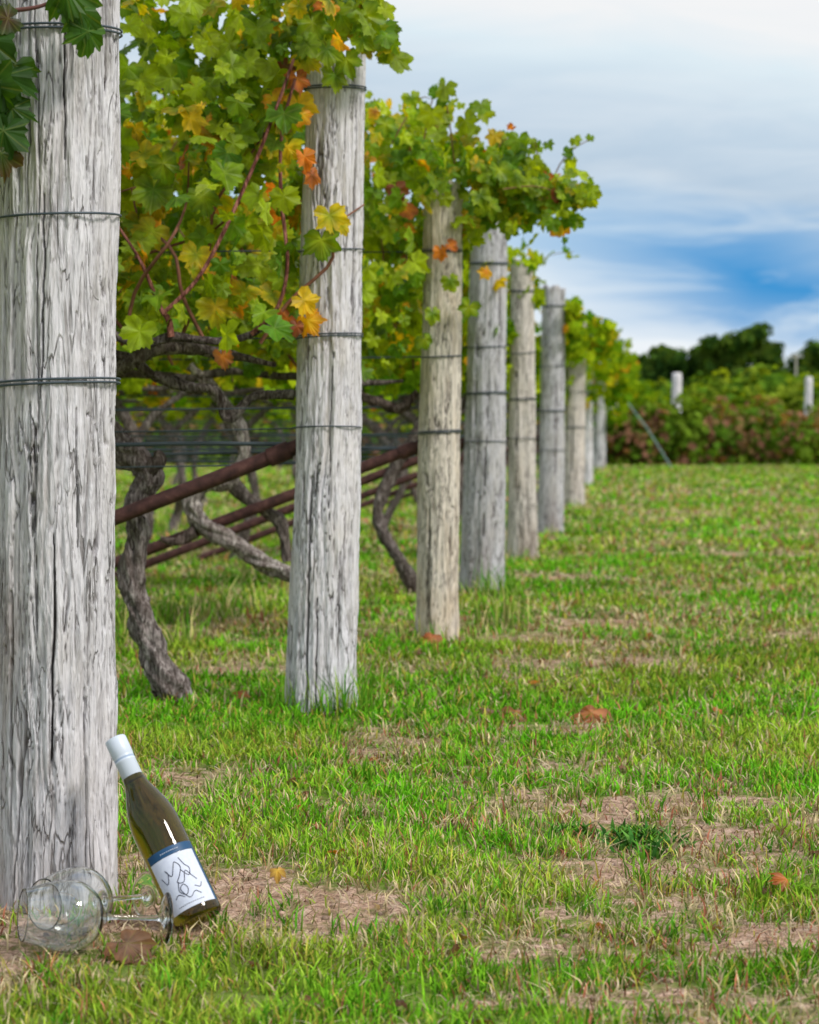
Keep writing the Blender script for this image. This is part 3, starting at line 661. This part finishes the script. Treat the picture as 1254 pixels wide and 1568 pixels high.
def tree(x,y,blobs,h,seed,n=7000,size=.3):
    e=empty('tree',(x,y,0));T=MB()
    T.add(*tube([[0,0,-.2],[.1,0,h*.25],[-.05,.1,h*.5],[.1,0,h*.75]],[h*.045,h*.035,h*.028,h*.01],12,.3,seed,n=30),(.8,.7,.6))
    cen=[];rad=[]
    for (bx,bz,r1_,r2_) in blobs:
        T.add(*tube([[0,0,h*.32],[bx*.5,0,h*.3+(bz-h*.3)*.6],[bx*.9,0,bz]],[h*.02,h*.014,h*.005],8,.2,seed,n=12),(.8,.7,.6))
        cen.append((bx,0,bz));rad.append((r1_*.85,r1_*.85,r2_*.85))
        for q in range(9):
            a=rng.normal(0,.55,3);cen.append((bx+a[0]*r1_,a[1]*r1_*1.1,bz+a[2]*r2_));s_=rng.uniform(.3,.55);rad.append((r1_*s_,r1_*s_,r2_*s_))
    T.make('trunk_and_limbs',M_bark,parent=e)
    L=Leaves();P,N,c=blob_leaves(cen,rad,n,size,[(.025,.065,.014),(.05,.11,.02),(.08,.16,.025),(.13,.21,.035)],seed,q0=.3)
    L.add(P,N,rng.normal(0,1,(n,3)),size*rng.uniform(.5,1.2,n),c,c,True);L.make('crown',M_leaf_far,parent=e)
def tx(px): return (px-627)/FP*150
tree(tx(1120),150,[(-1.5,4.6,1.3,1.3),(-.2,5.4,1.6,1.2),(.9,5.9,1.3,.95),(2.0,5.2,1.2,1.1),(0,4.0,2.3,1.3),(2.8,3.9,1.2,1.1),(-2.2,3.6,1.2,1.1),(3.7,3.3,1.2,.9)],7.0,71,13000,.24)
tree(tx(1016),150,[(0,5.1,.9,.9),(.3,4.3,1.1,1.1),(-.7,4.0,1.0,1.1)],6.0,72,5000,.22)
tree(tx(1262),150,[(0,4.8,1.5,1.2),(-.5,3.8,1.6,1.2),(1.5,4.0,1.2,1.2)],5.7,73,6000,.22)
tree(tx(970),150,[(0,3.7,1.8,1.1),(1.6,3.9,1.4,1.1),(-1.6,3.2,1.2,.9)],4.8,74,5500,.22)
tree(tx(1420),155,[(0,5,2,1.5),(1,3.6,2,1.3),(-1.5,3.6,1.5,1.2)],6.5,75,3500,.25)
def far_post(px,py0,Y,w):
    b=at(px,py0,Y);h=b[2]
    V,F=tube([[-.02,0,0],[-.01,0,h*.3],[0,0,h*.7],[.01,0,h],[.01,0,h+.01]],[w,w*.97,w*.93,w*.9,.01],20,.12,5,n=20)
    e=empty('wooden_post',(b[0],Y,0));mk('post_shaft',V,F,M_wood[1],parent=e,attr={'crack':np.zeros(len(V)),'brown':np.zeros(len(V))})
far_post(1036,574,50,.11);far_post(1238,580,51,.085)
P=[at(948,600,43),at(990,655,43.5),at(1032,722,43.8)]
gw=MB();gw.add(*tube(P,[.016]*3,8),(.22,.32,.32));gw.make('guy_wire',M_attr)
def box(mb,c,sz,col):
    x,y,z=c;a,b,d=[q/2 for q in sz]
    V=np.array([[x+i*a,y+j*b,z+k*d] for i in(-1,1) for j in(-1,1) for k in(-1,1)])
    F=np.array([[0,1,3,2],[4,6,7,5],[0,4,5,1],[2,3,7,6],[0,2,6,4],[1,5,7,3]]);mb.add(V,F,col)
def shed(px,Y,w,h):
    x=(px-627)/FP*Y;e=empty('farm_building',(x,Y,0));b=MB();box(b,(0,0,h/2),(w,6,h),(.50,.52,.55));b.make('walls',M_attr,parent=e,smooth=False)
    r=MB();hw=w/2+.2
    V=np.array([[-hw,-3.3,h],[hw,-3.3,h],[hw,0,h+.7],[-hw,0,h+.7],[hw,3.3,h],[-hw,3.3,h]],float)
    r.add(V,np.array([[0,1,2,3],[3,2,4,5]]),(.20,.24,.30));r.make('roof',M_attr,parent=e,smooth=False)
    wn=MB();
    for q in(-.28,.28): box(wn,(q*w,-3.02,h*.6),(w*.16,.06,.9),(.05,.06,.08))
    wn.make('windows',M_attr,parent=e,smooth=False)
shed(1046,175,3.0,5.3)
x=(1218-627)/FP*138
up=MB();up.add(*tube([[x,138,0],[x,138,5.0]],[.08,.05],8),(.45,.42,.38));up.add(*tube([[x-.4,138,4.8],[x+.4,138,4.8]],[.04,.04],6),(.45,.42,.38));up.make('utility_pole',M_attr)
# ------------------------------------------------------------------ world
w=D.worlds.new('World');C.scene.world=w;w.use_nodes=True;t=w.node_tree;t.nodes.clear()
s=NT.__new__(NT);s.t=t;s.out=t.nodes.new('ShaderNodeOutputWorld')
sd=Vector((.75,-.55,.95)).normalized()
sky=s.n('ShaderNodeTexSky',sky_type='NISHITA',sun_disc=False);sky.sun_elevation=math.asin(sd.z);sky.sun_rotation=math.atan2(sd.x,sd.y)
tc=s.n('ShaderNodeTexCoord').outputs['Generated'];sp=s.n('ShaderNodeSeparateXYZ');s.l(tc,sp.inputs[0])
X_,Z_=sp.outputs[0],sp.outputs[2]
nA=s.noise(tc,7,4,.55,.4,(1,1,4));nB=s.noise(tc,2.2,3,.5,.2,(1,1,2.5));nC=s.noise(tc,11,4,.6,.5,(1,1,6))
zz=s.math('ADD',Z_,s.math('MULTIPLY',s.math('SUBTRACT',nA,.5),.045))
zz=s.math('ADD',zz,s.math('MULTIPLY',X_,.15))
band=s.ramp(s.math('MULTIPLY',zz,4),[(0,g3(0)),(.19,g3(0)),(.27,g3(.75)),(.34,g3(1)),(.40,g3(.55)),(.46,g3(.10)),(.60,g3(0))])
xr=s.n('ShaderNodeMapRange');s.l(X_,xr.inputs[0]);xr.inputs[1].default_value=.02;xr.inputs[2].default_value=.14;xr.inputs[3].default_value=.10;xr.inputs[4].default_value=1
wis=s.ramp(nC,[(.45,g3(1)),(.66,g3(.35))])
holes=s.ramp(nB,[(.5,g3(0)),(.68,g3(.8))])
up_=s.ramp(Z_,[(.19,g3(0)),(.4,g3(1))])
bm=s.math('MAXIMUM',s.math('MULTIPLY',s.math('MULTIPLY',band,xr.outputs[0]),wis),s.math('MULTIPLY',holes,up_),True)
cloud=s.ramp(s.math('MULTIPLY',zz,4),[(0,(.84,.89,.93)),(.16,(.89,.92,.95)),(.24,(.78,.87,.94)),(.34,(.56,.73,.87)),(.46,(.50,.62,.74)),(.58,(.58,.70,.81)),(.66,(.72,.84,.91)),(.72,(.90,.91,.92)),(1,(.92,.92,.93))])
cloud=s.mix(s.ramp(nC,[(.38,g3(0)),(.72,g3(.45))]),cloud,(.80,.86,.91))
blue=s.mix(.10,(.010,.28,.68),s.mix(1.0,sky.outputs[0],(.1,.1,.1),'MULTIPLY'))
colr=s.mix(bm,cloud,blue)
bg=s.n('ShaderNodeBackground');s.l(colr,bg.inputs[0])
st=s.n('ShaderNodeMapRange');s.l(Z_,st.inputs[0]);st.inputs[1].default_value=.2;st.inputs[2].default_value=.8;st.inputs[3].default_value=1.0;st.inputs[4].default_value=1.3
s.l(st.outputs[0],bg.inputs[1]);s.l(bg.outputs[0],s.out.inputs[0])
# sun
sl=D.lights.new('sun','SUN');sl.energy=2.7;sl.angle=math.radians(12);sl.color=(1,.96,.9)
so=D.objects.new('sun',sl);C.collection.objects.link(so);so.rotation_euler=(-sd).to_track_quat('-Z','Y').to_euler()
# camera
cd=D.cameras.new('camera');co=D.objects.new('camera',cd);C.collection.objects.link(co);C.scene.camera=co
co.location=(0,0,CAMH);co.rotation_euler=(math.radians(90)-PITCH,0,0)
cd.sensor_fit='VERTICAL';cd.sensor_height=36;cd.lens=FP/1568*36;cd.clip_start=.05;cd.clip_end=5000
cd.dof.use_dof=True;cd.dof.focus_distance=4.3;cd.dof.aperture_fstop=8
C.scene.view_settings.view_transform='Standard';C.scene.view_settings.look='None';C.scene.view_settings.exposure=0
